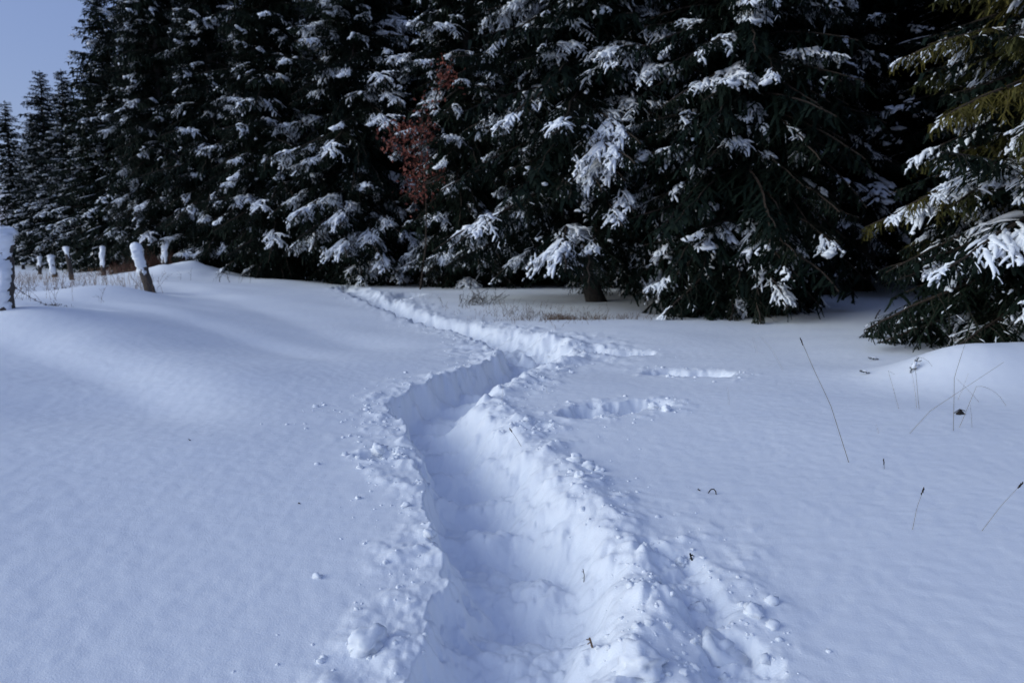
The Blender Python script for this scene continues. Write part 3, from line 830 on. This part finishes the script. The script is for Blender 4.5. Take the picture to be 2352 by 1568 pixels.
def leaf():
    b = G(2204, 950); mb = MB()
    q = np.linspace(-1, 1, 7)
    top = np.stack((q * .05, .02 * np.sin(q * 2), .012 + .03 * (1 - q ** 2)), -1)
    bot = np.stack((q * .045, -.03 + .01 * np.sin(q * 3), -.005 + .008 * (1 - q ** 2)), -1)
    i = np.arange(6); mb.add(np.concatenate((top, bot)), np.stack((i, i + 1, i + 8, i + 7), -1))
    tube(mb, np.array(((-.05, 0, .01), (0, .005, .045), (.05, 0, .03))), .004, 5)
    o = link('curled_leaf', mb.mesh('curled_leaf', M_DARK)); o.location = b
    tag(o, 'dark curled leaf caught at the foot of the bent stalks', 'leaf')
leaf()
def sprig(sx, sy, ln, az, label, el=.2):
    b = G(sx, sy)
    rng = np.random.default_rng(int(sx)); mb = MB()
    P = np.stack((np.linspace(0, ln, 5), np.zeros(5), .01 + np.linspace(0, ln * el, 5)), -1)
    tube(mb, P, .004, 4); needles(mb, P, rng, .002, .02, .006)
    for k in (1, 2, 3):
        for s in (-1, 1):
            e = P[k] + np.array((.3, s * .3, .05)) * ln * .7; Q = np.array((P[k], (P[k] + e) / 2, e)); needles(mb, Q, rng, .002, .018, .006)
    root = thing('spruce_sprig', label, 'sprig', b, None); root.rotation_euler.z = az
    link('needles', mb.mesh('needles', M_NEEDLE), root)
    sb = MB(); snow_on(sb, P[1:4], .02, rng); link('snow', sb.mesh('snow', M_SNOWB), root)
sprig(2090, 858, .17, R(35), 'buried sprig tip poking up from the mound above the nicked stalks', .9)
sprig(1998, 858, .11, R(165), 'small sprig tip at the left foot of the mound', .15)
sprig(2018, 826, .14, R(190), 'snow-covered sprig on the left shoulder of the mound', .1)
# low boughs of the right spruce that lie on the mound
rng_b = np.random.default_rng(77)

def thicket(name, label, cat, pos, n, hgt, rad, m, seed, r=.006, spread=.45):
    rng = np.random.default_rng(seed); b = np.array((pos[0], pos[1], Hp(pos[0], pos[1])))
    mb = MB()
    for i in range(n):
        p = np.array((rng.normal(0, rad[0]), rng.normal(0, rad[1]), -.05))
        p[2] += Hp(b[0] + p[0], b[1] + p[1]) - b[2]
        d = np.array((rng.normal(0, spread), rng.normal(0, spread), 1.0)); d /= np.linalg.norm(d); l = hgt * rng.uniform(.5, 1.15)
        q = np.linspace(0, 1, 5)[:, None]; P = p + d * l * q + np.array((rng.normal(0, .2), rng.normal(0, .2), -.12)) * l * q ** 2
        tube(mb, P, r * np.linspace(1, .35, 5), 3, 1, 0, False)
        for k in (2, 3):
            for s in range(2):
                e = P[k] + (d * .6 + rng.normal(0, .5, 3)) * l * .3
                tube(mb, np.array((P[k], (P[k] + e) / 2 + (0, 0, .01), e)), r * .5, 3, 1, 0, False)
    o = link(name, mb.mesh(name, m)); o.location = b
    return tag(o, label, cat)
c = px(360, 620, 31); thicket('bramble_thicket', 'reddish-brown bramble thicket behind the leaning post', 'thicket', c, 150, .9, (.75, .4), M_RED, 1, .008)
c = px(285, 625, 29.5); thicket('bramble_thicket', 'low brown bramble patch left of the leaning post', 'thicket', c, 90, .5, (.6, .3), M_RED, 2, .007)
c = px(450, 615, 31); thicket('bramble_thicket', 'brown brambles behind the snow hump', 'thicket', c, 90, .7, (.8, .4), M_RED, 3, .007)
c = px(1015, 648, 25.5); thicket('bare_shrub', 'low brown shrub under the brown beech', 'shrub', c, 120, .6, (.45, .3), M_RED, 4, .006)
c = px(1090, 680, 17.5); thicket('bare_shrub', 'bare dark shrub at the edge of the snow beside the dry-grass hollow', 'shrub', c, 34, .55, (.35, .25), M_TWIG, 5, .008, .7)
c = px(480, 640, 24); thicket('bare_shrub', 'few bare twigs on the side of the snow hump', 'shrub', c, 14, .5, (.6, .2), M_TWIG, 6, .006, .3)
c = px(345, 668, 17.8); thicket('bare_shrub', 'dry stalks around the foot of the leaning post', 'shrub', c, 16, .55, (.35, .15), M_BROWN, 7, .005, .4)
c = px(150, 672, 16); thicket('weed_tuft', 'brown tangled weeds in the field behind the first drift', 'weeds', c, 45, .28, (.25, .15), M_BROWN, 8, .005, .8)
c = px(128, 694, 11.1); thicket('weed_tuft', 'dark bent weed tuft in the wind hollow where the wire ends', 'weeds', c, 26, .2, (.06, .05), M_DARK, 9, .006, .5)
c = px(80, 690, 13); thicket('weed_tuft', 'thin dry weeds under the barbed wire', 'weeds', c, 26, .5, (.8, .3), M_BROWN, 10, .0035, .35)
c = px(230, 655, 22); thicket('weed_tuft', 'scattered thin dry weeds before the gnarled post', 'weeds', c, 40, .5, (1.2, .8), M_BROWN, 11, .005, .35)

def settle(mb):
    """lift blades built at height 0 onto the snow"""
    base = np.array([v[:3].mean(0) for v in mb.v]); z = smooth_h(base[:, 0], base[:, 1])
    for v, dz in zip(mb.v, z): v[:, 2] += dz
def grass_patch():
    rng = np.random.default_rng(5); mb = MB()
    c0, c1, c2, c3 = gnd(1045, 700), gnd(1465, 720), gnd(1150, 742), gnd(1440, 735)
    for i in range(1300):
        u, v = rng.normal(.5, .26), rng.normal(.5, .3)
        if perlin(u * 5, v * 3, 3) < -.15: continue
        if i >= 1230: u, v = .62 + rng.normal(0, .2), .75 + rng.normal(0, .1)
        x, y = ((c0 * (1 - u) + c1 * u) * (1 - v) + (c2 * (1 - u) + c3 * u) * v)[:2]
        z = 0.0
        l = rng.uniform(.06, .22) if i < 1230 else rng.uniform(.05, .14)
        d = np.array((rng.normal(0, .6), rng.normal(0, .5), 1.0 if i < 1230 else .5)); d /= np.linalg.norm(d)
        P = np.array(((x, y, z - .02), (x + d[0] * l * .5, y + d[1] * l * .5, z + d[2] * l * .55), (x + d[0] * l, y + d[1] * l, z + d[2] * l * .85)))
        tube(mb, P, np.array((.004, .003, .0015)) * (1 if i < 1230 else 1.3), 3, 1, 0, False)
    settle(mb)
    tag(link('dry_grass', mb.mesh('dry_grass', M_BROWN)), 'sparse brown dry grass in the thin snow under the big spruce', 'grass', kind='stuff')
grass_patch()
def field_grass():
    rng = np.random.default_rng(6); mb = MB()
    for i in range(500):
        Y = rng.uniform(16, 44); x = SX(rng.uniform(20, 330), Y)
        z = 0.0; l = rng.uniform(.1, .4)
        d = rng.normal(0, .25, 2)
        tube(mb, np.array(((x, Y, z - .02), (x + d[0] * l, Y + d[1] * l, z + l))), np.array((.006, .003)), 3, 1, 0, False)
    settle(mb)
    tag(link('field_grass', mb.mesh('field_grass', M_BROWN)), 'thin dry grass poking through the snow of the far left field', 'grass', kind='stuff')
field_grass()

def beech():
    Y = 20.0; b = px(965, 655, 23.2); b[2] = Hp(b[0], b[1]); rng = np.random.default_rng(8); back = np.array((0, 2.4, 0))
    root = thing('young_beech', 'young beech still holding withered red-brown leaves, squeezed between spruces', 'tree', b)
    mb = MB(); tip = px(1035, 100, Y) - b
    mid = px(955, 430, Y) - b; mid2 = px(945, 300, Y) - b
    P = resample(np.array((np.zeros(3), (mid + back) * .5 + (.1, 0, 0), mid + back, mid2 + back * .7, tip + back * .4)), 16); tube(mb, P, .032 * np.linspace(1, .25, 16), 6)
    link('trunk', mb.mesh('trunk', M_TWIG), root)
    lv, br = MB(), MB()
    for sx, sy, rx, ry, n in ((930, 310, 42, 34, 230), (955, 375, 30, 28, 120), (958, 430, 32, 38, 170), (1028, 178, 26, 30, 110), (985, 300, 20, 18, 50), (905, 335, 26, 18, 50), (1010, 400, 14, 14, 14), (975, 240, 24, 30, 26)):
        c = px(sx, sy, Y - .9) - b
        k = int(np.argmin(np.linalg.norm(P - c, axis=1)))
        k = max(0, k - 2)
        for j in range(5):
            e = c + rng.normal(0, 1, 3) * np.array((rx, 25, ry)) / 1568 * Y * .5
            tube(br, np.array((P[k], (P[k] + e) / 2 + rng.normal(0, .05, 3), e)), np.array((.015, .009, .004)), 4, 1, 0, False)
        for j in range(n):
            q = c + rng.normal(0, .55, 3) * np.array((rx, 24, ry)) / 1568 * Y
            u = rng.normal(0, 1, 3); u[2] -= .8; u /= np.linalg.norm(u); w = np.cross(u, rng.normal(0, 1, 3)); w /= np.linalg.norm(w); nn = np.cross(u, w)
            s = rng.uniform(.04, .065)
            V = np.array((q - u * s, q + w * s * .55 + nn * s * .2, q + u * s * 1.1, q - w * s * .55 + nn * s * .2, q))
            lv.add(V, np.array(((0, 1, 4), (1, 2, 4), (2, 3, 4), (3, 0, 4))))
    link('branch', br.mesh('branch', M_TWIG), root)
    o = link('foliage', lv.mesh('foliage', M_BEECH, False), root); o['kind'] = 'stuff'
beech()

# ------------------------------------------------------------------ broken snow
LUMPS = [((848, 1480), .075, 'largest loose snow block, on the left brim at the lower edge'), ((1730, 1405), .04, 'lone round snow lump far right of the trench, in smooth snow'),
         ((1322, 1058), .055, 'flat-topped snow lump, upper one of the cluster right of the trench'), ((1352, 1074), .05, 'round snow lump in the middle of the cluster right of the trench'),
         ((1375, 1080), .035, 'right small snow lump of the cluster right of the trench'), ((1332, 1092), .035, 'lower left snow lump of the cluster right of the trench'),
         ((1645, 1505), .09, 'big pointed snow block at the lower right of the trench'), ((1475, 1530), .08, 'tall rough snow block on the right brim at the picture bottom'),
         ((828, 1075), .022, 'small snow ball left of the trench by the little hole'), ((1312, 855), .035, 'snow ball right of the chewed-up trail bend'),
         ((870, 1035), .06, 'snow block above the little hole left of the trench'), ((1500, 935), .06, 'upright snow crumb at the right end of the long footprint hollow'),
         ((1530, 942), .05, 'rounded snow crumb beyond the end of the long footprint hollow'), ((1605, 1400), .035, 'snow ball lying right of the lower trench brim'),
         ((1565, 1290), .028, 'snow ball beside the short dark stick'), ((985, 1225), .035, 'snow lump hanging on the left brim halfway along the trench')]
for i, (p, r, lb) in enumerate(LUMPS):
    c = G(*p); mb = MB(); lump(mb, (0, 0, 0), r, i + 11, ICO3, .55, .75)
    o = link('snow_lump', mb.mesh('snow_lump', M_SNOWB)); o.location = c + (0, 0, r * .1)
    tag(o, lb, 'snow lump', 'loose snow lumps beside the trench')
def crumbs():
    rng = np.random.default_rng(9); mb = MB(); pts = []
    for P, sgn, n in ((LBW, -1, 480), (RBW, 1, 760)):
        P = np.array(P)[2:]; s = np.concatenate(([0], np.cumsum(np.linalg.norm(np.diff(P, axis=0), axis=1))))
        smax = np.interp(17, P[:, 1], s) if False else s[-1] * .62
        for k in range(n):
            q = smax * rng.random() ** 1.35; x = np.interp(q, s, P[:, 0]); y = np.interp(q, s, P[:, 1])
            x2 = np.interp(q + .1, s, P[:, 0]); y2 = np.interp(q + .1, s, P[:, 1])
            d = np.array((y2 - y, -(x2 - x))); d /= np.linalg.norm(d) + 1e-9
            off = sgn * abs(rng.normal(0, .26)) + rng.normal(0, .05)
            pts.append((x + d[0] * off, y + d[1] * off, min(.006 * rng.lognormal(0, .55), .026)))
    for a, b, r, d, kr in HOLEW:
        for k in range(70):
            t = rng.random(); an = rng.uniform(0, 6.28); rr = r * (1 + abs(rng.normal(0, .7)))
            pts.append((a[0] + (b[0] - a[0]) * t + math.cos(an) * rr, a[1] + (b[1] - a[1]) * t + math.sin(an) * rr, min(.007 * rng.lognormal(0, .6), .03)))
    c = gnd(800, 950)
    for k in range(60): pts.append((c[0] + rng.normal(0, .3), c[1] + rng.normal(0, .35), .007 * rng.lognormal(0, .5)))
    pts = np.array(pts); z = H(pts[:, 0], pts[:, 1])
    for i, ((x, y, r), zz) in enumerate(zip(pts, z)):
        lump(mb, (x, y, zz + r * .05), r, i, ICO1 if r < .009 else ICO2, .65, .7)
    tag(link('snow_crumbs', mb.mesh('snow_crumbs', M_SNOWB)), 'small crumbs of broken snow scattered along both trench brims', 'snow crumbs', kind='stuff')
crumbs()
def flakes():
    rng = np.random.default_rng(10); mb = MB()
    for i in range(170):
        Y = rng.uniform(5, 20); p = px(rng.uniform(0, 2352), rng.uniform(60, 660), Y)
        if p[2] < Hp(p[0], p[1]) + .1: continue
        V, F = ICO1
        mb.add(V * np.array((.0045, .0045, .003)) * Y / 9 + p, F)
    tag(link('falling_snow', mb.mesh('falling_snow', M_SNOWB)), 'a few fine snowflakes drifting before the dark trees', 'snowflakes', kind='stuff')
flakes()
